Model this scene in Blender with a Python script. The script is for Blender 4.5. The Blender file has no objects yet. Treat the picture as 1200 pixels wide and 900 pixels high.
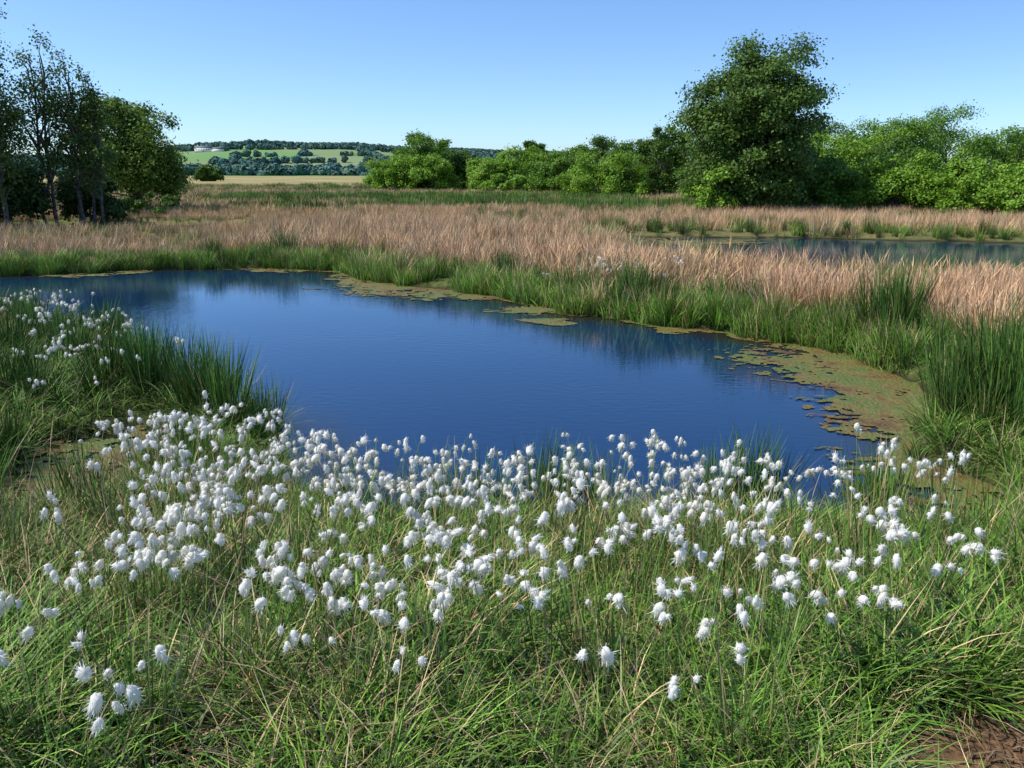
import bpy, math, random, bmesh
import numpy as np
from mathutils import Vector
rng=np.random.default_rng(11)
random.seed(5)
S=bpy.context.scene
COL=S.collection

# ---------------------------------------------------------------- noise
def vnoise(x,y,seed=0):
    xi=np.floor(x).astype(np.int64); yi=np.floor(y).astype(np.int64)
    fx=x-xi; fy=y-yi
    fx=fx*fx*(3-2*fx); fy=fy*fy*(3-2*fy)
    def h(a,b):
        n=(a*374761393+b*668265263+seed*982451653)&0x7fffffff
        n=((n^(n>>13))*1274126177)&0x7fffffff
        n=(n^(n>>16))&0xffff
        return n/65535.0
    return (h(xi,yi)*(1-fx)+h(xi+1,yi)*fx)*(1-fy)+(h(xi,yi+1)*(1-fx)+h(xi+1,yi+1)*fx)*fy
def fbm(x,y,seed=0,oct=4):
    v=0;a=.5;t=0
    for i in range(oct):
        v=v+a*vnoise(x,y,seed+i*17); t+=a; x=x*2.03+3.1; y=y*2.03+1.7; a*=.5
    return v/t
def sstep(a,b,x):
    t=np.clip((x-a)/(b-a),0,1); return t*t*(3-2*t)

# ---------------------------------------------------------------- mesh helpers
def build_mesh(name,verts,quads=None,tris=None,cols=None,mats=(),midx=None,smooth=False):
    me=bpy.data.meshes.new(name)
    verts=np.asarray(verts,dtype=np.float32)
    q=np.zeros((0,4),np.int32) if quads is None else np.asarray(quads,np.int32).reshape(-1,4)
    t=np.zeros((0,3),np.int32) if tris is None else np.asarray(tris,np.int32).reshape(-1,3)
    me.vertices.add(len(verts)); me.vertices.foreach_set("co",verts.ravel())
    nl=len(q)*4+len(t)*3
    if nl:
        me.loops.add(nl); me.polygons.add(len(q)+len(t))
        me.loops.foreach_set("vertex_index",np.concatenate([q.ravel(),t.ravel()]).astype(np.int32))
        ls=np.concatenate([np.arange(len(q))*4,len(q)*4+np.arange(len(t))*3]).astype(np.int32)
        me.polygons.foreach_set("loop_start",ls)
        if midx is not None: me.polygons.foreach_set("material_index",np.asarray(midx,np.int32))
        if smooth: me.polygons.foreach_set("use_smooth",np.ones(len(q)+len(t),bool))
    if cols is not None:
        ca=me.color_attributes.new("Col",'FLOAT_COLOR','POINT')
        c=np.ones((len(verts),4),np.float32); c[:,:3]=cols
        ca.data.foreach_set("color",c.ravel())
    for m in mats: me.materials.append(m)
    me.update(calc_edges=True)
    return me
def add_obj(name,me,loc=(0,0,0),coll=None,parent=None):
    o=bpy.data.objects.new(name,me); o.location=loc
    (coll or COL).objects.link(o)
    if parent: o.parent=parent
    return o

# ---------------------------------------------------------------- materials
def newmat(name):
    m=bpy.data.materials.new(name); m.use_nodes=True
    nt=m.node_tree; nt.nodes.clear()
    return m,nt,nt.nodes,nt.links
def veg_mat(name,trans=0.,rough=.5,spec=.3):
    m,nt,N,L=newmat(name)
    out=N.new('ShaderNodeOutputMaterial'); a=N.new('ShaderNodeAttribute'); a.attribute_name="Col"
    p=N.new('ShaderNodeBsdfPrincipled'); p.inputs['Roughness'].default_value=rough; p.inputs['Specular IOR Level'].default_value=spec
    L.new(a.outputs['Color'],p.inputs['Base Color'])
    if trans>0:
        t=N.new('ShaderNodeBsdfTranslucent'); mx=N.new('ShaderNodeMixShader'); mx.inputs[0].default_value=trans
        L.new(a.outputs['Color'],t.inputs['Color'])
        L.new(p.outputs[0],mx.inputs[1]); L.new(t.outputs[0],mx.inputs[2]); L.new(mx.outputs[0],out.inputs['Surface'])
    else: L.new(p.outputs[0],out.inputs['Surface'])
    return m
M_veg=veg_mat("grass_blade",spec=.2)
M_leaf=veg_mat("leaf",trans=.3,spec=.2)
M_leafi=veg_mat("leaf_far",spec=.0,rough=1)
M_cotton=veg_mat("cotton_fluff",trans=.35,rough=.95,spec=.05)

def bark_mat(name,c1,c2):
    m,nt,N,L=newmat(name)
    out=N.new('ShaderNodeOutputMaterial'); p=N.new('ShaderNodeBsdfPrincipled'); p.inputs['Roughness'].default_value=.9
    tc=N.new('ShaderNodeTexCoord'); n=N.new('ShaderNodeTexNoise'); n.inputs['Scale'].default_value=6
    r=N.new('ShaderNodeValToRGB'); r.color_ramp.elements[0].color=(*c1,1); r.color_ramp.elements[1].color=(*c2,1)
    r.color_ramp.elements[0].position=.35; r.color_ramp.elements[1].position=.65
    L.new(tc.outputs['Object'],n.inputs['Vector']); L.new(n.outputs['Fac'],r.inputs[0]); L.new(r.outputs[0],p.inputs['Base Color']); L.new(p.outputs[0],out.inputs[0])
    return m
M_bark=bark_mat("bark",(.05,.04,.03),(.15,.13,.10))

# ---------------------------------------------------------------- ponds
P1=np.array([(-17,18.3),(-10.8,18.2),(-7.8,19.4),(-5.4,19.8),(-3.8,19),(-2.6,17.2),(-.6,15.4),(.7,13.6),(1.9,12.3),(2.7,11.6),(3.4,10.9),(3.95,9.9),(4.0,8.9),(3.9,7.9),(3.3,7.0),(3.15,6.2),(3.3,5.2),(2.7,4.85),(2.3,5.05),(1.5,4.95),(0,4.9),(-1.0,5.1),(-1.5,5.7),(-2.0,6.8),(-3.0,7.8),(-4.0,9.1),(-4.9,10.4),(-6.6,11.8),(-9,13.4),(-13,14.6),(-18,15.2)])
P2=np.array([(2.6,27),(3.2,22),(4.6,18.2),(7,16.4),(10,15.4),(18,14.3),(30,14),(32,24.5),(18,26.3),(10,29.3),(4,30)])
P3=np.array([(-19,32),(-15,30.5),(-11.5,31.5),(-11,34),(-14,36),(-18.5,35.5)])
P4=np.array([(-3.6,5.3),(-3.0,4.9),(-2.5,5.5),(-2.6,6.5),(-3.1,7.1),(-3.7,6.6)])
def sdf(P,x,y):
    x=np.asarray(x,float); y=np.asarray(y,float)
    d=np.full(x.shape,1e9); ins=np.zeros(x.shape,bool)
    n=len(P)
    for i in range(n):
        ax,ay=P[i]; bx,by=P[(i+1)%n]
        ex,ey=bx-ax,by-ay; wx,wy=x-ax,y-ay
        t=np.clip((wx*ex+wy*ey)/(ex*ex+ey*ey),0,1)
        d=np.minimum(d,(wx-ex*t)**2+(wy-ey*t)**2)
        c=((ay>y)!=(by>y))
        xx=(bx-ax)*(y-ay)/(by-ay if by!=ay else 1e-9)+ax
        ins^=(c&(x<xx))
    d=np.sqrt(d); return np.where(ins,-d,d)
def dists(x,y):
    w=(fbm(x*1.3,y*1.3,3)-.5)*.7+(fbm(x*.4,y*.4,9)-.5)*.5
    d1=sdf(P1,x,y)+w*.8; d2=sdf(P2,x,y)+w*1.2; d3=sdf(P3,x,y)+w; d4=sdf(P4,x,y)+w*.3
    return d1,d2,d3,d4
def gz(x,y,dm=None):
    x=np.asarray(x,float); y=np.asarray(y,float)
    if dm is None: dm=np.minimum.reduce(dists(x,y))
    base=.12+.10*fbm(x*.7,y*.7,21)+.25*(1-sstep(2.4,5.0,y))*(np.abs(x)<60)
    base=base+sstep(45,400,y)*1.0+.3*sstep(50,120,y)*(fbm(x*.03,y*.03,5)-.5)
    return np.where(dm>0, base*np.clip(dm/.4,0,1)**.7+ .0, -np.minimum(.7,-dm*.5))

# ---------------------------------------------------------------- ground
def axis(lo,hi,step,far,g=1.12):
    a=list(np.arange(lo,hi,step)); s=step; v=hi; up=[]
    while v<far: up.append(v); s*=g; v+=s
    up.append(far)
    return a,up
ax,upx=axis(-14,14,.2,4000); sx=.2;v=-14.;lo=[]
while v>-4000: sx*=1.12; v-=sx; lo.append(v)
X=np.array(sorted(lo)+ax+upx)
ay,upy=axis(1.0,24,.18,5000,1.07)
Y=np.array([-60,-30,-12,-5,-2,-.5,.3]+ay+upy)
gx,gy=np.meshgrid(X,Y)
Z=gz(gx,gy)
nx,ny=len(X),len(Y)
idx=np.arange(nx*ny).reshape(ny,nx)
Q=np.stack([idx[:-1,:-1],idx[:-1,1:],idx[1:,1:],idx[1:,:-1]],-1).reshape(-1,4)
m,nt,N,L=newmat("marsh_ground")
out=N.new('ShaderNodeOutputMaterial'); p=N.new('ShaderNodeBsdfPrincipled'); p.inputs['Roughness'].default_value=.95; p.inputs['Specular IOR Level'].default_value=.1
geo=N.new('ShaderNodeNewGeometry')
def noise(scale,detail=5,vec=None,sc=None):
    n=N.new('ShaderNodeTexNoise'); n.inputs['Scale'].default_value=scale; n.inputs['Detail'].default_value=detail
    src=geo.outputs['Position']
    if sc:
        mp=N.new('ShaderNodeMapping'); mp.inputs['Scale'].default_value=sc; L.new(src,mp.inputs['Vector']); src=mp.outputs[0]
    L.new(src,n.inputs['Vector']); return n.outputs['Fac']
def ramp(f,els):
    r=N.new('ShaderNodeValToRGB'); e=r.color_ramp.elements
    while len(e)<len(els): e.new(.5)
    for i,(pp,c) in enumerate(els): e[i].position=pp; e[i].color=(*c,1)
    L.new(f,r.inputs[0]); return r.outputs[0]
def mixc(f,a,b):
    mx=N.new('ShaderNodeMix'); mx.data_type='RGBA'
    if isinstance(f,float): mx.inputs[0].default_value=f
    else: L.new(f,mx.inputs[0])
    for s,v in ((6,a),(7,b)):
        if isinstance(v,tuple): mx.inputs[s].default_value=(*v,1)
        else: L.new(v,mx.inputs[s])
    return mx.outputs[2]
def mrange(f,a,b,c=0.,d=1.):
    r=N.new('ShaderNodeMapRange'); r.inputs[1].default_value=a; r.inputs[2].default_value=b; r.inputs[3].default_value=c; r.inputs[4].default_value=d
    L.new(f,r.inputs[0]); return r.outputs[0]
near=ramp(noise(9),[(.3,(.03,.035,.012)),(.5,(.06,.085,.02)),(.7,(.13,.12,.045))])
sep=N.new('ShaderNodeSeparateXYZ'); L.new(geo.outputs['Position'],sep.inputs[0])
field=ramp(noise(.09,6,sc=(.35,1,1)),[(.33,(.11,.17,.035)),(.45,(.26,.23,.09)),(.6,(.44,.33,.16)),(.75,(.24,.27,.08))])
far=mrange(sep.outputs['Y'],16,60)
c=mixc(far,near,field)
c=mixc(mrange(sep.outputs['Y'],420,520),c,(.13,.24,.06))
vm=N.new('ShaderNodeVectorMath'); vm.operation='DISTANCE'; L.new(geo.outputs['Position'],vm.inputs[0]); vm.inputs[1].default_value=(1.6,2.15,.4)
pe=N.new('ShaderNodeMath'); pe.operation='MULTIPLY_ADD'; L.new(noise(7),pe.inputs[0]); pe.inputs[1].default_value=.4; L.new(vm.outputs['Value'],pe.inputs[2])
c=mixc(mrange(pe.outputs[0],.75,.95),ramp(noise(40),[(.3,(.06,.033,.016)),(.7,(.25,.14,.075))]),c)
c=mixc(mrange(sep.outputs['Z'],.0,.06),(.035,.028,.014),c)
L.new(c,p.inputs['Base Color'])
bp=N.new('ShaderNodeBump'); bp.inputs['Strength'].default_value=.6; bp.inputs['Distance'].default_value=.04; L.new(noise(25,8),bp.inputs['Height']); L.new(bp.outputs[0],p.inputs['Normal'])
L.new(p.outputs[0],out.inputs[0])
add_obj("ground",build_mesh("ground",np.stack([gx.ravel(),gy.ravel(),Z.ravel()],1),Q,mats=[m],smooth=True))

# ---------------------------------------------------------------- water
m,nt,N,L=newmat("pond_water_surface")
out=N.new('ShaderNodeOutputMaterial'); geo=N.new('ShaderNodeNewGeometry')
gl=N.new('ShaderNodeBsdfGlossy'); gl.inputs['Roughness'].default_value=.015; gl.inputs['Color'].default_value=(.78,.90,1,1)
df=N.new('ShaderNodeBsdfDiffuse'); at=N.new('ShaderNodeAttribute'); at.attribute_name="Col"; L.new(at.outputs['Color'],df.inputs['Color'])
fr=N.new('ShaderNodeFresnel'); fr.inputs['IOR'].default_value=1.5
mx=N.new('ShaderNodeMixShader')
mp=N.new('ShaderNodeMapping'); mp.inputs['Scale'].default_value=(.5,1,1); L.new(geo.outputs['Position'],mp.inputs['Vector'])
n1=N.new('ShaderNodeTexNoise'); n1.inputs['Scale'].default_value=14; n1.inputs['Detail'].default_value=3; L.new(mp.outputs[0],n1.inputs['Vector'])
n2=N.new('ShaderNodeTexNoise'); n2.inputs['Scale'].default_value=.35; n2.inputs['Detail'].default_value=2; L.new(geo.outputs['Position'],n2.inputs['Vector'])
mr=N.new('ShaderNodeMapRange'); mr.inputs[1].default_value=.35; mr.inputs[2].default_value=.65; mr.inputs[3].default_value=.03; mr.inputs[4].default_value=.13; L.new(n2.outputs['Fac'],mr.inputs[0])
b=N.new('ShaderNodeBump'); b.inputs['Distance'].default_value=.025; L.new(mr.outputs[0],b.inputs['Strength']); L.new(n1.outputs['Fac'],b.inputs['Height'])
L.new(b.outputs[0],gl.inputs['Normal']); L.new(b.outputs[0],fr.inputs['Normal'])
L.new(fr.outputs[0],mx.inputs[0]); L.new(df.outputs[0],mx.inputs[1]); L.new(gl.outputs[0],mx.inputs[2]); L.new(mx.outputs[0],out.inputs[0])
M_water=m
def water(x0,x1,y0,y1,st):
    xs=np.linspace(x0,x1,int((x1-x0)/st)+2); ys=np.linspace(y0,y1,int((y1-y0)/st)+2)
    a,b=np.meshgrid(xs,ys); i=np.arange(a.size).reshape(a.shape)
    q=np.stack([i[:-1,:-1],i[:-1,1:],i[1:,1:],i[1:,:-1]],-1).reshape(-1,4)
    d=-np.minimum.reduce(dists(a,b)).ravel(); t=sstep(.05,.9,d)[:,None]
    c=np.array((.028,.024,.012))*(1-t)+np.array((.005,.026,.075))*t
    add_obj("pond_water",build_mesh("pond_water",np.stack([a.ravel(),b.ravel(),0*a.ravel()],1),q,cols=c,mats=[M_water],smooth=True))
water(-19,5.2,3.9,21,.2); water(5.3,33,12.0,32.5,.5); water(1.5,5.2,21.1,32.5,.5);water(-20,-10,29,37,.5)

# ---------------------------------------------------------------- algae mats
def algae():
    specs=[(-1.9,16.0,1.5,.9),(-.8,15.0,.9,.5),(.9,13.4,1.0,.4),(3.3,9.7,.9,.7),(3.6,8.7,.6,.5),(3.5,7.6,.6,.5),(3.1,7.0,.5,.4),(3.0,5.6,.7,.7),(-3.1,6.0,.8,1.3),(5.6,27.5,2,1.2),(-12.5,17.8,2,.2)]
    def ell(a,b):
        f=np.full(a.shape,9.)
        for cx,cy,rx,ry in specs: f=np.minimum(f,((a-cx)/rx)**2+((b-cy)/ry)**2)
        return f
    V=[];Qs=[];off=0
    for (x0,x1,y0,y1,s) in [(-4.2,4.6,4.4,13,.028),(-10,3.5,13.01,20.5,.05),(2.5,9,25,30.5,.12)]:
        xs=np.arange(x0,x1,s); ys=np.arange(y0,y1,s)
        a,b=np.meshgrid(xs,ys)
        n1=fbm(a*1.8,b*2.8,31,4); n2=fbm(a*12,b*15,33,3); n3=fbm(a*.7,b*.7,39,3)
        d=np.minimum.reduce(dists(a,b))
        k=(ell(a,b)+(n1-.5)*3.4+(n2-.5)*3.2)<.75
        w=np.clip((n3-.38)*3.0,0,.65)+.12
        shore=(b>5.5)&((a>1.5)|(b>12))&(b>-a*.9+6)
        k|=shore&(d>-w*(1+(n1-.5)*2.5))&((n2-.5)*1.8+(n1-.5)*1.6>-.08-.25*(d>-.15))
        k&=d<.12
        i=np.arange(a.size).reshape(a.shape)
        q=np.stack([i[:-1,:-1],i[:-1,1:],i[1:,1:],i[1:,:-1]],-1)[k[:-1,:-1]]
        z=.003+.02*fbm(a*6,b*6,41)**2
        V.append(np.stack([a.ravel(),b.ravel(),z.ravel()],1)); Qs.append(q+off); off+=a.size
    V=np.concatenate(V);Qq=np.concatenate(Qs)
    used,inv=np.unique(Qq,return_inverse=True); V=V[used]; Qq=inv.reshape(-1,4)
    global N,L,geo
    m,nt,N,L=newmat("algae")
    out=N.new('ShaderNodeOutputMaterial'); geo=N.new('ShaderNodeNewGeometry'); p=N.new('ShaderNodeBsdfPrincipled'); p.inputs['Roughness'].default_value=.6
    n=N.new('ShaderNodeTexNoise'); n.inputs['Scale'].default_value=1.6; n.inputs['Detail'].default_value=12; n.inputs['Roughness'].default_value=.8; L.new(geo.outputs['Position'],n.inputs['Vector'])
    r=ramp(n.outputs['Fac'],[(.3,(.03,.022,.01)),(.42,(.13,.07,.02)),(.50,(.17,.14,.03)),(.57,(.07,.13,.02)),(.65,(.24,.14,.04)),(.75,(.28,.24,.08))])
    L.new(r,p.inputs['Base Color'])
    bp=N.new('ShaderNodeBump'); bp.inputs['Strength'].default_value=1; bp.inputs['Distance'].default_value=.03
    n3=N.new('ShaderNodeTexNoise'); n3.inputs['Scale'].default_value=30; n3.inputs['Detail'].default_value=5; L.new(geo.outputs['Position'],n3.inputs['Vector'])
    L.new(n3.outputs['Fac'],bp.inputs['Height']); L.new(bp.outputs[0],p.inputs['Normal']); L.new(p.outputs[0],out.inputs[0])
    add_obj("algae_mat",build_mesh("algae_mat",V,Qq,mats=[m],smooth=True))
algae()

# ---------------------------------------------------------------- blades
def blades(n,seg,base_r,ln,width,lean,curl,c0,c1,cp=1.,bright=.3,wprof=0,center=(0,0)):
    az=rng.uniform(0,2*math.pi,n); L_=rng.uniform(*ln,n); le=rng.uniform(*lean,n); cu=rng.uniform(*curl,n)
    br=base_r*np.sqrt(rng.uniform(0,1,n)); ba=az+rng.normal(0,.8,n)
    bx=center[0]+br*np.cos(ba); by=center[1]+br*np.sin(ba)
    tw=rng.uniform(-1.2,1.2,n); w=width*rng.uniform(.7,1.3,n)
    px=bx.copy();py=by.copy();pz=np.full(n,-.03)
    dx,dy=np.cos(az),np.sin(az)
    sx=-dy*np.cos(tw)+dx*np.sin(tw); sy=dx*np.cos(tw)+dy*np.sin(tw)
    V=np.zeros((n,seg+1,2,3)); C=np.zeros((n,seg+1,2,3))
    bb=1+rng.uniform(-bright,bright,(n,1))
    c0=np.array(c0);c1=np.array(c1)
    for k in range(seg+1):
        s=k/seg
        if wprof==0: ww=w*(1-s**2)*.5+.0002
        elif wprof==1: ww=w*.5*(.5+ (1.7*math.exp(-((s-.80)/.18)**2)))*(1 if s<.99 else .2)
        else: ww=w*.5*(1 if s<.75 else (1-s)*3+.1)
        V[:,k,0]=np.stack([px-sx*ww,py-sy*ww,pz],1); V[:,k,1]=np.stack([px+sx*ww,py+sy*ww,pz],1)
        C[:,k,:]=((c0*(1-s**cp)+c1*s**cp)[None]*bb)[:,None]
        th=le+cu*s
        st=L_/seg
        px=px+st*np.sin(th)*dx; py=py+st*np.sin(th)*dy; pz=pz+st*np.cos(th)
    b=np.arange(n)[:,None]*(seg+1)*2+np.arange(seg)[None]*2
    q=np.stack([b,b+1,b+3,b+2],-1).reshape(-1,4)
    return V.reshape(-1,3),q,C.reshape(-1,3)
def merge(parts):
    V=[];Qq=[];C=[];o=0
    for v,q,c in parts:
        V.append(v);Qq.append(q+o);C.append(c);o+=len(v)
    return np.concatenate(V),np.concatenate(Qq),np.concatenate(C)
def protos(b): return [merge(p) for p in b]
G0=(.03,.062,.009);G1=(.20,.37,.042); ST0=(.20,.14,.06);ST1=(.58,.43,.23)  # green blade foot darkened: shade between tufts is put into the colour
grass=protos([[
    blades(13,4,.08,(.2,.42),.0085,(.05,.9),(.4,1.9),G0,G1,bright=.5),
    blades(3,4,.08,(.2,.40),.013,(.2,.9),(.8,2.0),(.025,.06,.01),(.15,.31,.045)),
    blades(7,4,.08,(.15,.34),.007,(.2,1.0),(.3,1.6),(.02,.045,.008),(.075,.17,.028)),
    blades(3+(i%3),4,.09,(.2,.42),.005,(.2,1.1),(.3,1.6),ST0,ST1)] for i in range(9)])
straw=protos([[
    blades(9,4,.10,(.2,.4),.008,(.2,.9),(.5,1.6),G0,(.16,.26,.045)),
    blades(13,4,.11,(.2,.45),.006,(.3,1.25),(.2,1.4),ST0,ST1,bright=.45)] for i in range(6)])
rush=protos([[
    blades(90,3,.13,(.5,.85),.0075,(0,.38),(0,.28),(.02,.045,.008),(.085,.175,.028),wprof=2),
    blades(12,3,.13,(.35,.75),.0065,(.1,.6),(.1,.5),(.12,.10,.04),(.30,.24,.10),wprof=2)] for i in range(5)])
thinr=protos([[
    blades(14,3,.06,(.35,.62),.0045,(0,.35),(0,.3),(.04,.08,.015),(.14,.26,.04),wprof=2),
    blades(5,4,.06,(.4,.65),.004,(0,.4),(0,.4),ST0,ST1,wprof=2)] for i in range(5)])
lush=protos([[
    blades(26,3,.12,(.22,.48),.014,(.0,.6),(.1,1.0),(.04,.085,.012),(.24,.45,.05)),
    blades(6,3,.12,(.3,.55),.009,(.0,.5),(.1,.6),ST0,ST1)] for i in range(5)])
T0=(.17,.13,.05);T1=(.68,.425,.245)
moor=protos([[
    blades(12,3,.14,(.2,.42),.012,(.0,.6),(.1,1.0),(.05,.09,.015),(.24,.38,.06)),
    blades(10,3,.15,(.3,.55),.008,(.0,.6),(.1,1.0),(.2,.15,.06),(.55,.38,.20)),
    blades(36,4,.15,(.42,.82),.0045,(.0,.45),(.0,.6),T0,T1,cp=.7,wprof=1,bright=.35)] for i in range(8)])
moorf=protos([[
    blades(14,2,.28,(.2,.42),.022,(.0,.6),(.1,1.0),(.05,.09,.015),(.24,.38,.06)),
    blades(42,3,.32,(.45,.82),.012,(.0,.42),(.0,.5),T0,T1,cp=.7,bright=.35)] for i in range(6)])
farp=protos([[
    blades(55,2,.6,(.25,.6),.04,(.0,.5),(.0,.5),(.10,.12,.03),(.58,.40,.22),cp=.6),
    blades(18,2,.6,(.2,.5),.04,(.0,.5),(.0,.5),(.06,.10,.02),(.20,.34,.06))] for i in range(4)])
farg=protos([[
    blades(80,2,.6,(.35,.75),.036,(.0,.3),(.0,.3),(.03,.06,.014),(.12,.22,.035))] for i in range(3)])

def ico():
    bm=bmesh.new(); bmesh.ops.create_icosphere(bm,subdivisions=2,radius=1)
    v=np.array([list(a.co) for a in bm.verts]); f=np.array([[a.index for a in ff.verts] for ff in bm.faces]); bm.free(); return v,f
IV,IF=ico()
def cotton_proto(i):
    V=[];Qs=[];Ts=[];C=[];Mq=[];Mt=[];o=0
    h=rng.uniform(.36,.54); lean=rng.uniform(.02,.35); az=rng.uniform(0,6.28)
    seg=6; pts=[np.array([0,0,-.03])]
    for k in range(seg):
        th=lean*(.3+k/seg*1.2); pts.append(pts[-1]+h/seg*np.array([math.sin(th)*math.cos(az),math.sin(th)*math.sin(az),math.cos(th)]))
    def tube(pts,r,c):
        nonlocal o
        pts=np.array(pts)
        a=np.arange(3)*2.094
        ring=np.stack([np.cos(a),np.sin(a),0*a],1)*r
        v=(pts[:,None]+ring[None]).reshape(-1,3)
        q=[]
        for k in range(len(pts)-1):
            for j in range(3): q.append((k*3+j,k*3+(j+1)%3,(k+1)*3+(j+1)%3,(k+1)*3+j))
        V.append(v);Qs.append(np.array(q)+o);C.append(np.tile(c,(len(v),1)));Mq.extend([0]*len(q));o+=len(v)
    tube(pts,.0016,(.20,.30,.08))
    top=pts[-1]
    nh=[1,2,3,3,4,4,5,2][i%8]
    for j in range(nh):
        a=rng.uniform(0,6.28) if nh>1 else az; pl=rng.uniform(.012,.05)
        d=np.array([math.cos(a),math.sin(a),0])
        p1=top+d*pl*.5+np.array([0,0,.008]); p2=top+d*pl+np.array([0,0,-pl*.6+rng.uniform(-.015,.02)])
        if nh==1: p2=top; p1=top-np.array([0,0,.004])
        tube([top,p1,p2],.0009,(.2,.2,.08))
        r=rng.uniform(.0065,.0145); el=rng.uniform(1.2,2.1)
        ax_=np.array([d[0]*.45,d[1]*.45,-1.])
        if rng.uniform()<.3: ax_[2]=.6
        ax_+=rng.normal(0,.15,3)
        ax_/=np.linalg.norm(ax_)
        v=IV*(1+.6*(rng.random(len(IV))[:,None]-.5))
        v=v*r; along=v@ax_; v=v+np.outer(along,ax_)*(el-1)
        v=v*(1+.35*(along/r))[:,None]
        cen=p2+ax_*r*.9
        V.append(v+cen);Ts.append(IF+o);C.append(np.tile((.9,.87,.80),(len(v),1)));Mt.extend([1]*len(IF));o+=len(v)
        nhair=64
        dd=rng.normal(size=(nhair,3)); dd/=np.linalg.norm(dd,axis=1)[:,None]; dd+=ax_*.45
        s0=dd*r*.8; s0+=np.outer(s0@ax_,ax_)*(el-1)
        s1=s0+(dd+rng.normal(0,.4,dd.shape))*r*rng.uniform(.4,1.1,(nhair,1))
        sd=np.cross(dd,rng.normal(size=(nhair,3))); sd/=np.linalg.norm(sd,axis=1)[:,None]; sd*=.0013
        hv=np.stack([s0-sd,s0+sd,s1+sd*.3,s1-sd*.3],1).reshape(-1,3)+cen
        V.append(hv);Qs.append((np.arange(nhair)[:,None]*4+np.arange(4)[None])+o);C.append(np.tile((.9,.875,.81),(len(hv),1)));Mq.extend([1]*nhair);o+=len(hv)
    return build_mesh("cottongrass",np.concatenate(V),np.concatenate(Qs),np.concatenate(Ts),np.concatenate(C),mats=[M_veg,M_cotton],midx=Mq+Mt,smooth=True)
cotc=bpy.data.collections.new("cottongrass_variants")
for i in range(32):
    o=bpy.data.objects.new(f"cottongrass_variant.{i:03d}",cotton_proto(i)); cotc.objects.link(o)

# ---------------------------------------------------------------- scatter
STAT=[]
def scatter_merged(name,pr,x,y,scl,tilt=.12,z=None,zs=None,mat=None,var=.3):
    n=len(x)
    if z is None: z=np.maximum(gz(x,y),-.02)
    if zs is None: zs=scl
    pi=rng.integers(0,len(pr),n); an=rng.uniform(0,6.283,n); tx=rng.normal(0,tilt,n); ty=rng.normal(0,tilt,n)
    br=1+rng.uniform(-var,var,n); hu=rng.normal(0,.06,n)
    VV=[];QQ=[];CC=[];o=0
    for i,(v,q,c) in enumerate(pr):
        k=np.where(pi==i)[0]
        if not len(k): continue
        ca=np.cos(an[k])[:,None]; sa=np.sin(an[k])[:,None]
        vx=(v[None,:,0]*ca-v[None,:,1]*sa)*scl[k][:,None]; vy=(v[None,:,0]*sa+v[None,:,1]*ca)*scl[k][:,None]; vz=v[None,:,2]*zs[k][:,None]
        vx=vx+vz*tx[k][:,None]; vy=vy+vz*ty[k][:,None]
        W=np.stack([vx+x[k][:,None],vy+y[k][:,None],vz+z[k][:,None]],-1).astype(np.float32)
        cc=c[None]*br[k][:,None,None]*np.stack([1+hu[k],1+0*hu[k],1-hu[k]],-1)[:,None,:]
        VV.append(W.reshape(-1,3)); CC.append(cc.astype(np.float32).reshape(-1,3))
        QQ.append((q[None]+(o+np.arange(len(k))*len(v))[:,None,None]).reshape(-1,4).astype(np.int32)); o+=len(k)*len(v)
    STAT.append((name,n,sum(len(a) for a in QQ)))
    return add_obj(name,build_mesh(name,np.concatenate(VV),np.concatenate(QQ),cols=np.clip(np.concatenate(CC),0,.9),mats=[mat or M_veg]))
def scatter(name,coll,x,y,scl,tilt=.12,z=None,zs=None):
    n=len(x)
    if z is None: z=gz(x,y)
    me=build_mesh(name,np.stack([x,y,z],1))
    rot=np.stack([rng.normal(0,tilt,n),rng.normal(0,tilt,n),rng.uniform(0,6.283,n)],1)
    s=np.stack([scl,scl,scl if zs is None else zs],1)
    for nm,arr in(("rot",rot),("scl",s)):
        a=me.attributes.new(nm,'FLOAT_VECTOR','POINT'); a.data.foreach_set("vector",arr.astype(np.float32).ravel())
    a=me.attributes.new("idx",'INT','POINT'); a.data.foreach_set("value",rng.integers(0,len(coll.objects),n).astype(np.int32))
    ob=add_obj(name,me)
    ng=bpy.data.node_groups.new(name+"_scatter",'GeometryNodeTree')
    ng.interface.new_socket("Geometry",in_out='INPUT',socket_type='NodeSocketGeometry')
    ng.interface.new_socket("Geometry",in_out='OUTPUT',socket_type='NodeSocketGeometry')
    N=ng.nodes;L=ng.links
    gi=N.new('NodeGroupInput');go=N.new('NodeGroupOutput');ip=N.new('GeometryNodeInstanceOnPoints');ci=N.new('GeometryNodeCollectionInfo')
    ci.inputs['Collection'].default_value=coll; ci.inputs['Separate Children'].default_value=True; ci.inputs['Reset Children'].default_value=True
    ip.inputs['Pick Instance'].default_value=True
    def na(nm,t):
        a=N.new('GeometryNodeInputNamedAttribute'); a.data_type=t; a.inputs['Name'].default_value=nm
        return next((s for s in a.outputs if s.enabled and s.name=='Attribute'),a.outputs[0])
    L.new(gi.outputs[0],ip.inputs['Points']); L.new(ci.outputs[0],ip.inputs['Instance'])
    L.new(na("idx",'INT'),ip.inputs['Instance Index']); L.new(na("rot",'FLOAT_VECTOR'),ip.inputs['Rotation']); L.new(na("scl",'FLOAT_VECTOR'),ip.inputs['Scale'])
    L.new(ip.outputs[0],go.inputs[0])
    md=ob.modifiers.new("scatter",'NODES'); md.node_group=ng
    return ob
def cand(n,x0,x1,y0,y1):
    x=rng.uniform(x0,x1,n); y=rng.uniform(y0,y1,n)
    k=np.abs(x)<.66*y+1.2
    return x[k],y[k]
U=lambda n:rng.uniform(0,1,n)
ACC={}
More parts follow.
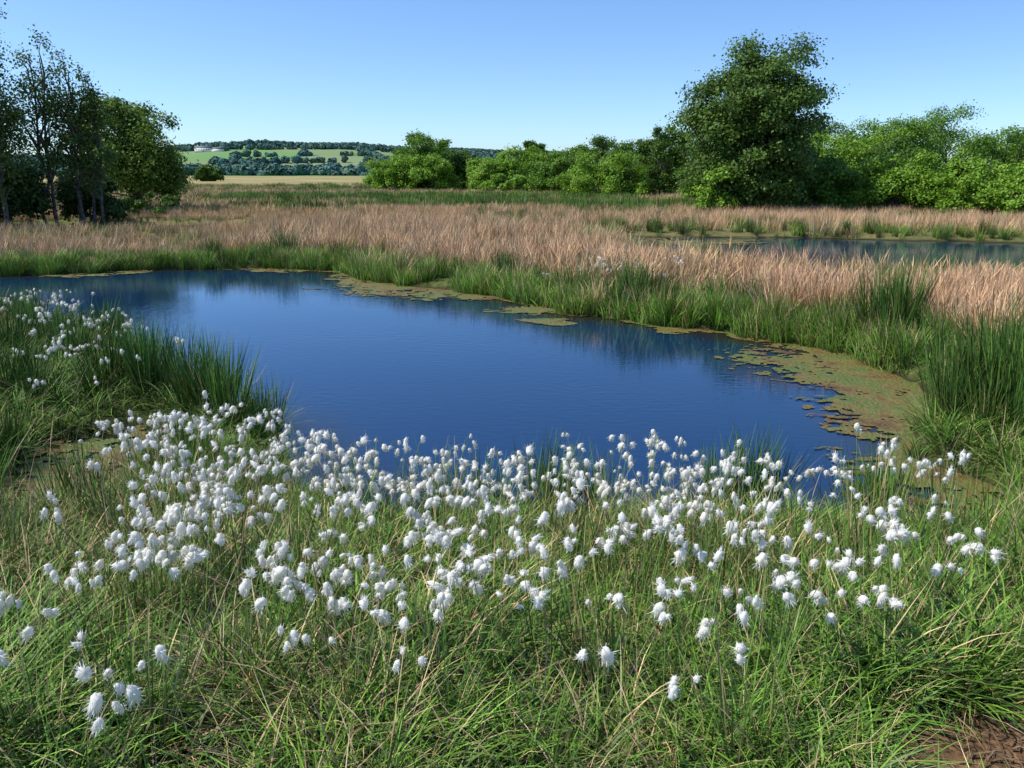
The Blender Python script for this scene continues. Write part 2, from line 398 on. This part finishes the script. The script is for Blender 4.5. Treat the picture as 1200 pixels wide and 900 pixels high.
def put(kind,x,y,s,zs=None):
    ACC.setdefault(kind,[]).append((x,y,s,s if zs is None else zs))

peat=lambda x,y:((x-1.62)/.62)**2+((y-2.0)/.55)**2
# near bank
x,y=cand(26000,-5,5,1.4,5.9)
d1,d2,d3,d4=dists(x,y); dm=np.minimum(d1,d4)
k=(dm>.02)&(peat(x,y)+ (fbm(x*4,y*4,77)-.5)>1); x,y,dm=x[k],y[k],dm[k]
cl=fbm(x*1.3,y*1.3,51)
dens=U(len(x))<np.where(y<3.6,.46,.34)*(.45+1.1*sstep(.35,.6,fbm(x*2.4,y*2.4,55)))
x,y,cl,dm=x[dens],y[dens],cl[dens],dm[dens]
isst=U(len(x))<np.clip((cl-.45)*3.5,0.06,.7)
hs=(.38+.85*fbm(x*1.8,y*1.8,61))*(.62+.38*sstep(.1,1.0,dm))
s=hs*rng.uniform(.75,1.3,len(x))
put('grass',x[~isst],y[~isst],s[~isst]*1.05,s[~isst]*.9); put('straw',x[isst],y[isst],s[isst])
x,y=cand(420,-4,4,1.9,5.2); k=(dists(x,y)[0]>.1)&(peat(x,y)>1.5); x,y=x[k],y[k]
put('thinr',x,y,rng.uniform(.6,1.0,len(x)))
# left bank
x,y=cand(15000,-13,-1.3,5.0,16.5)
d1,d2,d3,d4=dists(x,y); k=(d1>.02)&(d4>.0)&(y<15.6)&((y>5.9)|(x<-2)); x,y,d1=x[k],y[k],d1[k]
nz=fbm(x*.9,y*.9,71); k=U(len(x))<.5; x,y,nz=x[k],y[k],nz[k]
tan=U(len(x))<np.clip((y-8.5)*.14+(nz-.5)*1.8,0.03,.65)
s=rng.uniform(.7,1.2,len(x))*(.6+.6*nz)
put('grass',x[~tan],y[~tan],s[~tan]*1.15); put('straw',x[tan],y[tan],s[tan]*1.15)
k=U(len(x))<.02+.12*(nz>.55); put('rush',x[k],y[k],rng.uniform(.45,.8,k.sum()))
# right bank
x,y=cand(13000,2.2,11,3.9,12.5)
d1,d2,d3,d4=dists(x,y); k=(d1>.05)&(d2>.1)&((y>5.9)|(x>3.2)); x,y,d1=x[k],y[k],d1[k]
nz=fbm(x*.9,y*.9,72); k=U(len(x))<.42; x,y,nz,d1=x[k],y[k],nz[k],d1[k]; r=U(len(x))
tan=(y>8.6)&(d1>.8)&(r<.6); ru=(~tan)&(r>.88)&(nz>.4); gr=~(tan|ru)
put('moor',x[tan],y[tan],rng.uniform(.75,1.05,tan.sum())); put('rush',x[ru],y[ru],rng.uniform(.5,.8,ru.sum()))
put('grass',x[gr],y[gr],rng.uniform(.7,1.15,gr.sum()))
# far bank & strips 10..46
x,y=cand(30000,-34,34,10,46)
d1,d2,d3,d4=dists(x,y); dm=np.minimum(np.minimum(d1,d2),d3)
leftbank=(y<16.4)&(x<-1)
k=(dm>.0)&~leftbank; x,y,dm,d1=[a[k] for a in (x,y,dm,d1)]
nz=fbm(x*.35,y*.35,73); edge=.4+1.1*fbm(x*.9,y*.9,79)
isedge=dm<edge
k=(isedge&(y<32))|(U(len(x))<np.where(y<22,.9,.36)); x,y,dm,nz,isedge,d1=[a[k] for a in (x,y,dm,nz,isedge,d1)]
r=U(len(x))
low=np.where(x<-7.5,.7,1.0)*np.where((y>31),.8,1)
ru=(isedge&(r<.22))|(~isedge&(y>30)&(x>-2)&(fbm(x*.15,y*.4,91)>.52)&(r<.4))|((fbm(x*1.1,y*1.1,97)>.66)&(r<.3)&(y<20))
lu=isedge&~ru&(r<.9)
gz2=(~isedge)&(~ru)&(fbm(x*.35,y*.9,74)>.56)&(r<.4)
mo=~(ru|lu|gz2)
put('rush',x[ru],y[ru],rng.uniform(.5,.85,ru.sum())*low[ru]); l2=lu|gz2; put('lush',x[l2],y[l2],rng.uniform(.7,1.2,l2.sum())*low[l2])
a=mo&(y<21); s=rng.uniform(.75,1.1,a.sum())*low[a]; put('moor',x[a],y[a],s*1.05,s*(.66+.5*nz[a]))
a=mo&(y>=21); s=rng.uniform(.75,1.1,a.sum())*low[a]; put('moorf',x[a],y[a],s*1.15,s*(.66+.5*nz[a]))
xs=rng.uniform(-14,5,30000); ys=rng.uniform(9,21.5,30000); dd=dists(xs,ys)[0]
k=(dd>-.05)&(dd<.5)&~((ys<16.4)&(xs<-1)); xs,ys=xs[k][:2000],ys[k][:2000]
put('lush',xs,ys,rng.uniform(.5,1.05,len(xs)))
# far field
x,y=cand(15000,-95,95,44,140)
k=U(len(x))<np.clip(58/y,0,1); x,y=x[k],y[k]
band=fbm(x*.04,y*.13,95); r=U(len(x))
strip=((y>60)&(y<78)&(x>-24)&(x<9)&(U(len(x))<.8))|((y<56)&(x>3)&(U(len(x))<.8))
g=strip|((band>.6)&(r<.7))
put('farg',x[g],y[g],rng.uniform(.7,1.1,g.sum())); put('farp',x[~g],y[~g],rng.uniform(.7,1.1,(~g).sum()))

big=[(3.85,6.75,1.25),(4.1,6.9,1.3),(3.7,7.0,1.15),(4.35,6.5,1.25),(4.6,6.9,1.3),(4.1,6.35,1.2),(4.9,7.4,1.2),(4.35,6.2,1.2),(3.95,6.5,1.2),(4.4,7.1,1.3),(4.5,10.0,1.3),(4.7,10.2,1.3),(4.35,10.15,1.2),(4.55,9.8,1.2),(5.6,9.2,1.0),(5.1,7.9,1.1),(5.4,7.7,1.1),
     (3.1,4.5,.9),(3.35,4.25,.9),(3.3,4.8,.9),(2.95,4.2,.7),(3.5,4.5,.95),(3.6,4.9,.95),(1.45,5.0,.8),(1.6,5.1,.8),(1.3,5.05,.7),(.3,4.95,.75),(.15,5.0,.75),(.45,5.0,.65),(2.35,5.0,.7),(2.2,5.05,.65),(-.4,5.0,.55),(-.15,5.0,.6),(-3.2,7.5,1.05),(-3.0,7.6,1.0),(-3.5,7.8,.95),(-3.35,7.6,.95),(-3.7,7.6,.9),
     (-2.65,7.0,.95),(-2.45,6.9,.9),(-2.6,6.75,.85),(-2.35,6.6,.9),(-2.2,6.4,.85),(-3.75,6.0,.75),(-3.9,5.85,.75),(-3.8,5.6,.7),(-3.75,8.6,.8),(-4.0,8.7,.8),(-2.2,5.6,.6),(-2.5,4.7,.6),(-2.9,4.3,.75),(-3.1,4.5,.85),(-2.75,4.05,.75),(-3.2,4.1,.8),(-3.0,3.8,.7),(-2.6,3.7,.6),(-4.4,7.6,.8),(-4.5,7.4,.8),
     (1.55,12.9,1.0),(1.8,12.9,1.05),(2.1,12.7,.95),(1.9,13.2,1.05),(-5.2,20.3,1.0),(-5.5,20.5,1.05),(3.3,11.9,.85),(3.0,12.1,.85),(4.2,10.9,.8),(-.2,15.9,.8)]
b=np.array(big); put('rushb',b[:,0],b[:,1],b[:,2])
for kind,pr,nm in(('grass',grass,'meadow_grass'),('straw',straw,'dry_grass'),('rush',rush,'rushes'),('thinr',thinr,'slender_reeds'),('rushb',rush,'rush_clumps'),('lush',lush,'sedge'),('moor',moor,'moor_grass'),('moorf',moorf,'distant_moor_grass'),('farp',farp,'tussock_grass'),('farg',farg,'distant_rushes')):
    a=ACC[kind]; x,y,s,zs=[np.concatenate([q[j] for q in a]) for j in range(4)]
    scatter_merged(nm,pr,x,y,s,tilt=.05 if 'rush' in kind else .12,zs=zs)

# --- cottongrass
x,y=cand(14000,-5,5,1.7,5.6)
d1,_,_,d4=dists(x,y)
u=x/y
side=sstep(-.56,-.42,u)*(1-sstep(.50,.60,u))
cl=fbm(x*1.2,y*1.2,101,3); cl2=fbm(x*4.5,y*4.5,107,2)
cc=np.clip((cl-.24)*3,0.12,1)*np.clip((cl2-.33)*4,0.08,1)
pr=side*sstep(2.3,2.85,y)*(.035+.32*cc)*(1-.45*sstep(3.9,4.6,y))
pr+=side*(y>=1.95)*(y<2.7)*.12*np.clip((cl2-.45)*6,0,1)
pr+=((u<-.36)&(y<3.0))*np.clip((cl2-.42)*5,0,1)*.10
k=(d1>.0)&(d4>.05)&(peat(x,y)>1.8)&(U(len(x))<pr)
x,y=x[k],y[k]
x2,y2=cand(6500,-8,-1.4,5.2,11.5); d1,_,_,d4=dists(x2,y2); k=(d1>.1)&(d4>.1)&(U(len(x2))<np.clip((fbm(x2*1.2,y2*1.2,103)-.47)*3,0,1)*.24); x2,y2=x2[k],y2[k]
x3=rng.normal(2.1,.5,30); y3=rng.normal(14.6,.4,30)
x=np.concatenate([x,x2,x3]);y=np.concatenate([y,y2,y3]); STAT.append(("cotton",len(x),0))
scatter("cottongrass",cotc,x,y,rng.uniform(.8,1.25,len(x)),tilt=.12,zs=rng.uniform(.85,1.2,len(x)))

def peat_mesh():
    parts=[]
    n=900; x=rng.normal(1.6,.33,n); y=rng.normal(2.05,.28,n)
    for i in range(n):
        v,q,c=blades(1,2,.0,(.03,.12),.007,(1.2,1.5),(0,.3),(.10,.06,.035),(.32,.21,.11))
        v=v+np.array([x[i],y[i],float(gz(x[i],y[i]))+.04]); parts.append((v,q,c))
    v,q,c=merge(parts); add_obj("peat_litter",build_mesh("peat_litter",v,q,cols=c,mats=[M_veg]))
peat_mesh()

# ---------------------------------------------------------------- trees
def tube_arrays(pts,rad,sides=6):
    pts=np.array(pts);V=[];Qs=[]
    for i,pp in enumerate(pts):
        d=pts[min(i+1,len(pts)-1)]-pts[max(i-1,0)]; d=d/(np.linalg.norm(d)+1e-9)
        a=np.cross(d,[0.3,1,.1]); a/=np.linalg.norm(a)+1e-9; b=np.cross(d,a)
        th=np.arange(sides)/sides*2*math.pi
        V.append(pp+rad[i]*(np.outer(np.cos(th),a)+np.outer(np.sin(th),b)))
    for i in range(len(pts)-1):
        for j in range(sides): Qs.append((i*sides+j,i*sides+(j+1)%sides,(i+1)*sides+(j+1)%sides,(i+1)*sides+j))
    return np.concatenate(V),np.array(Qs)
def limb(p0,p1,r0,r1,n=5,wob=.12):
    p0=np.array(p0,float);p1=np.array(p1,float);L_=np.linalg.norm(p1-p0)
    pts=[p0+(p1-p0)*t+rng.normal(0,wob*L_*.25,3)*(0 if t in(0,1) else 1)+np.array([0,0,.12*L_*math.sin(math.pi*t)]) for t in np.linspace(0,1,n)]
    return tube_arrays(pts,np.linspace(r0,r1,n),5)
def tree(name,loc,h,w,z0=.12,nl=22,leaf=.13,nleaf=14000,col=(.06,.12,.02),col2=(.14,.24,.04),trunk=.16,shape='round',depth=None,sub=.3,stems=1,lobe=(.2,.34),stretch=1.,extra=()):
    V=[];Qs=[];C=[];M=[];o=0
    cz=h*(z0+1)/2; rz=h*(1-z0)/2; rx=w/2; ry=(depth or w)/2
    lobes=[(np.array(e[:3])-np.array([0,0,cz]),e[3]) for e in extra]; tries=0
    while len(lobes)<nl and tries<4000:
        tries+=1
        d=rng.normal(size=3); d/=np.linalg.norm(d); rr=rng.uniform(.1,1)**.4
        lr=rng.uniform(*lobe)*min(rx,rz)
        p=d*rr*np.array([max(rx-lr*.8,.1),max(ry-lr*.8,.1),max(rz-lr*.8,.1)])
        if shape=='egg':
            f=1-.12*max(0,p[2]/rz); p[0]*=f;p[1]*=f
        if p[2]+cz<lr*.3: continue
        if all(np.linalg.norm(p-q[0])>.42*(lr+q[1])*.8 for q in lobes): lobes.append((p,lr))
    def addtube(v,q):
        nonlocal o
        V.append(v);Qs.append(q+o);C.append(np.full((len(v),3),.08));M.extend([0]*len(q));o+=len(v)
    bases=[np.array([0,0,-.1])] if stems==1 else [np.array([rng.uniform(-.12,.12)*w,rng.uniform(-.1,.1)*w,-.1]) for _ in range(stems)]
    tops=[]
    for b in bases:
        tp=np.array([b[0]*1.8+rng.normal(0,.03)*w,b[1],h*.8])
        n=7; pts=[b+(tp-b)*t+np.array([rng.normal(0,.012*h),rng.normal(0,.012*h),0])*(0<t<1) for t in np.linspace(0,1,n)]
        addtube(*tube_arrays(pts,np.linspace(trunk*(1.15 if stems==1 else .6),trunk*.15,n))); tops.append(pts)
    wts=np.array([l[1]**2 for l in lobes]); wts/=wts.sum()
    for (p,lr),wt in zip(lobes,wts):
        c=p+np.array([0,0,cz])
        pts=tops[rng.integers(len(tops))]
        zt=c[2]-.5*np.linalg.norm(c[:2])-.1*h
        j=int(np.clip(np.argmin([abs(a[2]-zt) for a in pts]),1,len(pts)-2))
        addtube(*limb(pts[j],c,trunk*.33,trunk*.07))
        n=int(nleaf*wt); ncl=max(6,int(n/30))
        dd=rng.normal(size=(ncl,3)); dd/=np.linalg.norm(dd,axis=1)[:,None]; dd[:,2]=np.where(dd[:,2]<-.5,-dd[:,2]*.6,dd[:,2])
        cc=c+dd*lr*rng.uniform(.3,1.1,(ncl,1))*np.array([1,1,.85*stretch])
        for k_ in range(0,ncl,5):
            addtube(*limb(c,cc[k_],trunk*.07,trunk*.03,n=3))
        ci=rng.integers(0,ncl,n)
        lp=cc[ci]+rng.normal(0,lr*sub,(n,3))*np.array([1,1,.7*stretch])
        tone=rng.uniform(0,1,ncl)[ci]*.6+rng.uniform(0,.4,n)
        lc=np.array(col)*(1-tone[:,None])+np.array(col2)*tone[:,None]
        nn=dd[ci]*.9+rng.normal(0,.5,(n,3))+np.array([0,0,.45]); nn/=np.linalg.norm(nn,axis=1)[:,None]
        a=np.cross(nn,rng.normal(size=(n,3))); a/=np.linalg.norm(a,axis=1)[:,None]; b=np.cross(nn,a)
        sz=leaf*rng.uniform(.5,1.2,(n,1))
        a*=sz*.5;b*=sz*.36
        v=np.stack([lp-a,lp-b,lp+a,lp+b],1).reshape(-1,3)
        v[:,2]=np.maximum(v[:,2],-.05)
        q=np.arange(n)[:,None]*4+np.arange(4)[None]
        V.append(v);Qs.append(q+o);C.append(np.repeat(lc,4,0));M.extend([1]*n);o+=len(v)
    me=build_mesh(name,np.concatenate(V),np.concatenate(Qs),cols=np.concatenate(C),mats=[M_bark,M_leaf],midx=M)
    return add_obj(name,me,(loc[0],loc[1],float(gz(loc[0],loc[1]))))
YG=((.10,.20,.018),(.28,.47,.045)); DG=((.045,.098,.015),(.13,.235,.03)); MG=((.07,.15,.017),(.19,.35,.04))
tree("oak_tree",(11.9,43.8),8.4,7.3,z0=-.04,nl=95,nleaf=86000,leaf=.165,col=(.045,.092,.018),col2=(.16,.265,.045),trunk=.34,shape='egg',lobe=(.2,.31),sub=.26,extra=[(1.7,0,7.4,1.1),(-.6,0,7.6,1.0),(2.5,0,5.6,1.1),(-2.4,0,5.6,1.1),(-2.9,0,4.2,1.0),(2.6,0,2.2,1.2),(-2.6,0,1.8,1.2),(0,-1.5,1.5,1.3),(-1.6,-1,1.0,1.0),(1.6,-1,1.0,1.0)])
tree("willow_bush",(9.9,42.6),2.8,3.2,z0=-.3,nl=20,nleaf=11000,leaf=.15,col=YG[0],col2=YG[1],trunk=.08,stems=4)
for (xx,yy,h,w) in[(-20.2,32,9.0,2.8),(-19.1,33,8.5,2.6),(-18.0,34,8.3,2.2),(-17.2,34.5,7.6,2.2),(-16.4,34.5,6.7,1.8),(-19.4,30.5,7.6,2.4),(-21.4,34,9,3.0),(-18.3,31.5,6.6,2.0),(-22.5,32,9.3,3.2)]:
    tree("birch_tree",(xx,yy),h,w,z0=.16,nl=36,nleaf=4600,leaf=.115,col=(.05,.09,.022),col2=(.17,.26,.05),trunk=.13,sub=.55,stems=2,lobe=(.18,.38),stretch=1.6)
for (xx,yy,h,w) in[(-19.5,33.5,3.2,4),(-21.5,33,4.5,5),(-17.4,36,2.4,3.5),(-23,31,4,4)]:
    tree("alder_bush",(xx,yy),h,w,z0=-.3,nl=22,nleaf=14000,leaf=.16,col=(.03,.055,.014),col2=(.09,.15,.03),trunk=.08,stems=3)
tree("hawthorn_tree",(-19.8,46),6.3,6.4,z0=-.1,nl=56,nleaf=42000,col=(.06,.11,.02),col2=(.22,.34,.045),trunk=.2,leaf=.16,lobe=(.16,.3))
tree("willow_bush",(-16.4,40),1.5,3.0,z0=-.3,nl=10,nleaf=5500,col=DG[0],col2=DG[1],trunk=.05,stems=3)
spec=[("ash_tree",-10.2,102,7.3,7.5,MG),("willow_bush",-13.0,97,4.7,7.2,YG),("willow_bush",-9.0,96,4.6,7.0,YG),("willow_bush",-6.0,104,5.2,6.5,DG),
("willow_bush",-2.6,98,3.9,6.5,YG),("willow_bush",1.2,97,5.3,9.5,YG),("willow_bush",-2.0,94,4.0,6.0,YG),("ash_tree",3.2,114,7.2,5.0,DG),("ash_tree",6.4,98,5.7,7.2,MG),("willow_bush",6.6,72,4.0,6.4,YG),("willow_bush",9.0,73,4.0,6.2,YG),
("ash_tree",12.8,76,6.3,5.4,DG),("ash_tree",9.4,92,5.9,6.5,DG),("willow_bush",-.4,86,2.2,6,YG),("willow_bush",13.9,62,3.4,5.0,MG),("ash_tree",12.3,86,5.9,6,DG),("ash_tree",16.0,78,6,7,MG),("willow_bush",4.2,84,3.6,6,MG),
("willow_bush",15.4,50,4.7,5.2,MG),("willow_bush",18.0,49,4.7,5.6,YG),("willow_bush",20.6,50,5.0,5.6,YG),("ash_tree",24.5,56,6.2,7,MG),("ash_tree",29.5,60,6.6,8,MG),("ash_tree",21,60,6.2,7,DG),
("willow_bush",16.2,45.5,3.2,4.4,MG),("willow_bush",19.2,43.5,3.3,5.0,YG),("willow_bush",21.8,41.5,3.2,4.8,YG),("willow_bush",24.0,43,4.6,5.6,MG),("willow_bush",26.4,44,5.2,5.6,YG),("willow_bush",22.6,38,2.6,4.4,YG),("ash_tree",29.5,47,5.9,7,MG),("willow_bush",20.4,47,4.2,5,DG),
("willow_bush",25.2,38.5,2.9,4.8,YG),("willow_bush",-69,200,4.0,7,DG),("willow_bush",33,52,5.8,8,MG),("alder_tree",-37,48,6,8,DG),("alder_tree",-30,41,6,7,DG),("willow_bush",28,40,3.4,5,YG)]
for nm,xx,yy,h,w,cc in spec:
    tree(nm,(xx,yy),h,w,z0=-.4 if 'bush' in nm else -.15,nl=44,nleaf=int(18000+700*w),leaf=.145*max(1,yy/62),col=cc[0],col2=cc[1],trunk=.1,stems=3 if 'bush' in nm else 1,sub=.3,lobe=(.16,.3))

# ---------------------------------------------------------------- hills
def hz(x,y):
    ridge=np.interp(x,[-3000,-1200,-640,-560,-420,-250,-120,0,300,3000],[20,22,24,38,44,42,36,30,16,10])
    prof=sstep(850,1500,y)
    return ridge*prof+ (fbm(x*.006,y*.006,111)-.5)*12*prof-1+sstep(500,850,y)*2
hx=np.linspace(-1800,1800,220); hy=np.linspace(480,2200,110)
a,b_=np.meshgrid(hx,hy); z=hz(a,b_)
i=np.arange(a.size).reshape(a.shape); Q=np.stack([i[:-1,:-1],i[:-1,1:],i[1:,1:],i[1:,:-1]],-1).reshape(-1,4)
m,nt,N,L=newmat("hill_fields")
out=N.new('ShaderNodeOutputMaterial'); geo=N.new('ShaderNodeNewGeometry'); p=N.new('ShaderNodeBsdfPrincipled'); p.inputs['Roughness'].default_value=1; p.inputs['Specular IOR Level'].default_value=0
mp=N.new('ShaderNodeMapping'); mp.inputs['Scale'].default_value=(.009,.006,0); L.new(geo.outputs['Position'],mp.inputs['Vector'])
vo=N.new('ShaderNodeTexVoronoi'); vo.inputs['Scale'].default_value=1; L.new(mp.outputs[0],vo.inputs['Vector'])
sx_=N.new('ShaderNodeSeparateColor'); L.new(vo.outputs['Color'],sx_.inputs[0])
c=ramp(sx_.outputs[0],[(.1,(.08,.15,.10)),(.35,(.12,.23,.10)),(.6,(.17,.29,.11)),(.85,(.21,.27,.14))])  # field greens shifted bluish: distance haze is painted into the base colour
L.new(c,p.inputs['Base Color']); L.new(p.outputs[0],out.inputs[0])
add_obj("hill",build_mesh("hill",np.stack([a.ravel(),b_.ravel(),z.ravel()],1),Q,mats=[m],smooth=True))
wp=[]
for k_ in range(4):
    lob=[(rng.normal(0,.22,3)*np.array([1,1,.7])+np.array([0,0,.5]),rng.uniform(.22,.36)) for _ in range(7)]
    Vv=[];Cc=[]
    for c0,r0 in lob:
        n=22; dd=rng.normal(size=(n,3)); dd/=np.linalg.norm(dd,axis=1)[:,None]
        pp=c0+dd*r0; nn=dd+rng.normal(0,.3,(n,3)); nn/=np.linalg.norm(nn,axis=1)[:,None]
        a1=np.cross(nn,rng.normal(size=(n,3))); a1/=np.linalg.norm(a1,axis=1)[:,None]; b1=np.cross(nn,a1)
        s_=.17; v=np.stack([pp-a1*s_,pp-b1*s_,pp+a1*s_,pp+b1*s_],1).reshape(-1,3); Vv.append(v)
        t_=rng.uniform(0,1,n)[:,None]; cc=np.array((.08,.15,.14))*(1-t_)+np.array((.13,.22,.16))*t_; Cc.append(np.repeat(cc,4,0))  # bluish leaf tones carry painted-in aerial haze
    v=np.concatenate(Vv); v[:,2]=np.maximum(v[:,2],-.1)
    wp.append((v,np.arange(len(v)).reshape(-1,4),np.concatenate(Cc)))
n=70000; x=rng.uniform(-1100,300,n); y=rng.uniform(620,1560,n)
g1=np.abs(((x*.94+y*.34+60*fbm(x*.004,y*.004,7))/170)%1-.5); g2=np.abs(((y*.94-x*.2+80*fbm(x*.004,y*.004,8))/120)%1-.5)
hed=(g1<.014)|(g2<.018); wood=fbm(x*.006,y*.009,121)>.62; top=(y>1440)&(y<1560)&(fbm(x*.01,y*.01,5)>.32)
foot=(y>800)&(y<850)&(fbm(x*.01,y*.02,15)>.5)
k=(hed&(U(n)<.55))|(wood&(U(n)<.35))|(top&(U(n)<.4))|(foot&(U(n)<.25))
k&=~((np.abs(x+430)<60)&(y<1270)&(y>1000))
x,y=x[k],y[k]
s=rng.uniform(7,12,len(x)); scatter_merged("hill_woodland",wp,x,y,s,tilt=.02,z=hz(x,y)-.5,zs=s*.8,mat=M_leafi,var=.2)

def farmhouse():
    root=bpy.data.objects.new("white_farmhouse",None); COL.objects.link(root)
    x0,y0=-435,1262; root.location=(x0,y0,float(hz(np.array([x0]),np.array([y0]))[0])-.5)
    def pm(nm,c):
        m,nt,N,L=newmat(nm); o_=N.new('ShaderNodeOutputMaterial'); p=N.new('ShaderNodeBsdfPrincipled'); p.inputs['Roughness'].default_value=.8
        nn=N.new('ShaderNodeTexNoise'); nn.inputs['Scale'].default_value=3; mx=N.new('ShaderNodeMix'); mx.data_type='RGBA'; mx.inputs[6].default_value=(*c,1); mx.inputs[7].default_value=(*[v*.8 for v in c],1)
        L.new(nn.outputs['Fac'],mx.inputs[0]); L.new(mx.outputs[2],p.inputs['Base Color']); L.new(p.outputs[0],o_.inputs[0]); return m
    wm,rm,gm=pm("whitewash",(.8,.8,.78)),pm("slate",(.16,.16,.18)),pm("window_glass",(.03,.04,.05))
    def box(nm,x0,x1,y0,y1,z0,z1,m):
        v=[(x0,y0,z0),(x1,y0,z0),(x1,y1,z0),(x0,y1,z0),(x0,y0,z1),(x1,y0,z1),(x1,y1,z1),(x0,y1,z1)]
        return add_obj(nm,build_mesh(nm,v,[(0,3,2,1),(4,5,6,7),(0,1,5,4),(1,2,6,5),(2,3,7,6),(3,0,4,7)],mats=[m]),parent=root)
    def roof(x0,x1,y0,y1,z0,z1):
        ym=(y0+y1)/2
        v=[(x0,y0,z0),(x1,y0,z0),(x1,y1,z0),(x0,y1,z0),(x0,ym,z1),(x1,ym,z1)]
        add_obj("roof",build_mesh("roof",v,[(0,1,5,4),(2,3,4,5),(0,3,2,1)],[(0,4,3),(1,2,5)],mats=[rm]),parent=root)
    box("walls",-18,6,0,8,0,6,wm); roof(-18.5,6.5,-.5,8.5,6.01,9)
    box("barn_walls",7,22,-2,7,0,4.5,wm); roof(6.6,22.4,-2.5,7.5,4.51,7)
    for i in range(6): box(f"window_{i+1}",-16+i*3.6,-14.6+i*3.6,-.06,.02,3.6,5,gm)
    box("door",-6.6,-5.2,-.06,.02,0,2.3,gm); box("chimney",-15,-13.6,3.4,4.6,8.3,10.5,wm)
farmhouse()

# ---------------------------------------------------------------- light & sky
el=math.radians(50); az=math.radians(-95)
sd=Vector((math.sin(az)*math.cos(el),math.cos(az)*math.cos(el),math.sin(el)))
ld=bpy.data.lights.new("sun",'SUN'); ld.energy=5.0; ld.angle=math.radians(.5); ld.color=(1,.95,.84)
lo_=bpy.data.objects.new("sun",ld); COL.objects.link(lo_); lo_.rotation_euler=sd.to_track_quat('Z','Y').to_euler(); lo_.location=(0,0,50)
w=bpy.data.worlds.new("World"); S.world=w; w.use_nodes=True
N=w.node_tree.nodes; L=w.node_tree.links; N.clear()
o_=N.new('ShaderNodeOutputWorld'); bg=N.new('ShaderNodeBackground'); bg.inputs['Strength'].default_value=.15
sk=N.new('ShaderNodeTexSky'); sk.sky_type='NISHITA'; sk.sun_disc=False; sk.sun_elevation=el; sk.sun_rotation=az; sk.air_density=1.0; sk.dust_density=.7; sk.ozone_density=1.3
tc=N.new('ShaderNodeTexCoord'); mp=N.new('ShaderNodeMapping'); mp.inputs['Scale'].default_value=(1,1,1.5); nr=N.new('ShaderNodeVectorMath'); nr.operation='NORMALIZE'
L.new(tc.outputs['Generated'],mp.inputs[0]); L.new(mp.outputs[0],nr.inputs[0]); L.new(nr.outputs[0],sk.inputs[0])
tm=N.new('ShaderNodeMix'); tm.data_type='RGBA'; tm.blend_type='MULTIPLY'; tm.inputs[0].default_value=1; tm.inputs[7].default_value=(.86,1.09,1.38,1)
L.new(sk.outputs[0],tm.inputs[6]); L.new(tm.outputs[2],bg.inputs[0]); L.new(bg.outputs[0],o_.inputs[0])

# ---------------------------------------------------------------- camera
cd=bpy.data.cameras.new("camera"); cd.sensor_width=36; cd.lens=36*1000/1200; cd.clip_end=9000; cd.clip_start=.05
co=bpy.data.objects.new("camera",cd); COL.objects.link(co); co.location=(0,0,2.1); co.rotation_euler=(math.radians(90-13.8),0,0)
S.camera=co
S.view_settings.view_transform='Standard'; S.view_settings.look='None'; S.view_settings.exposure=0
print(STAT)
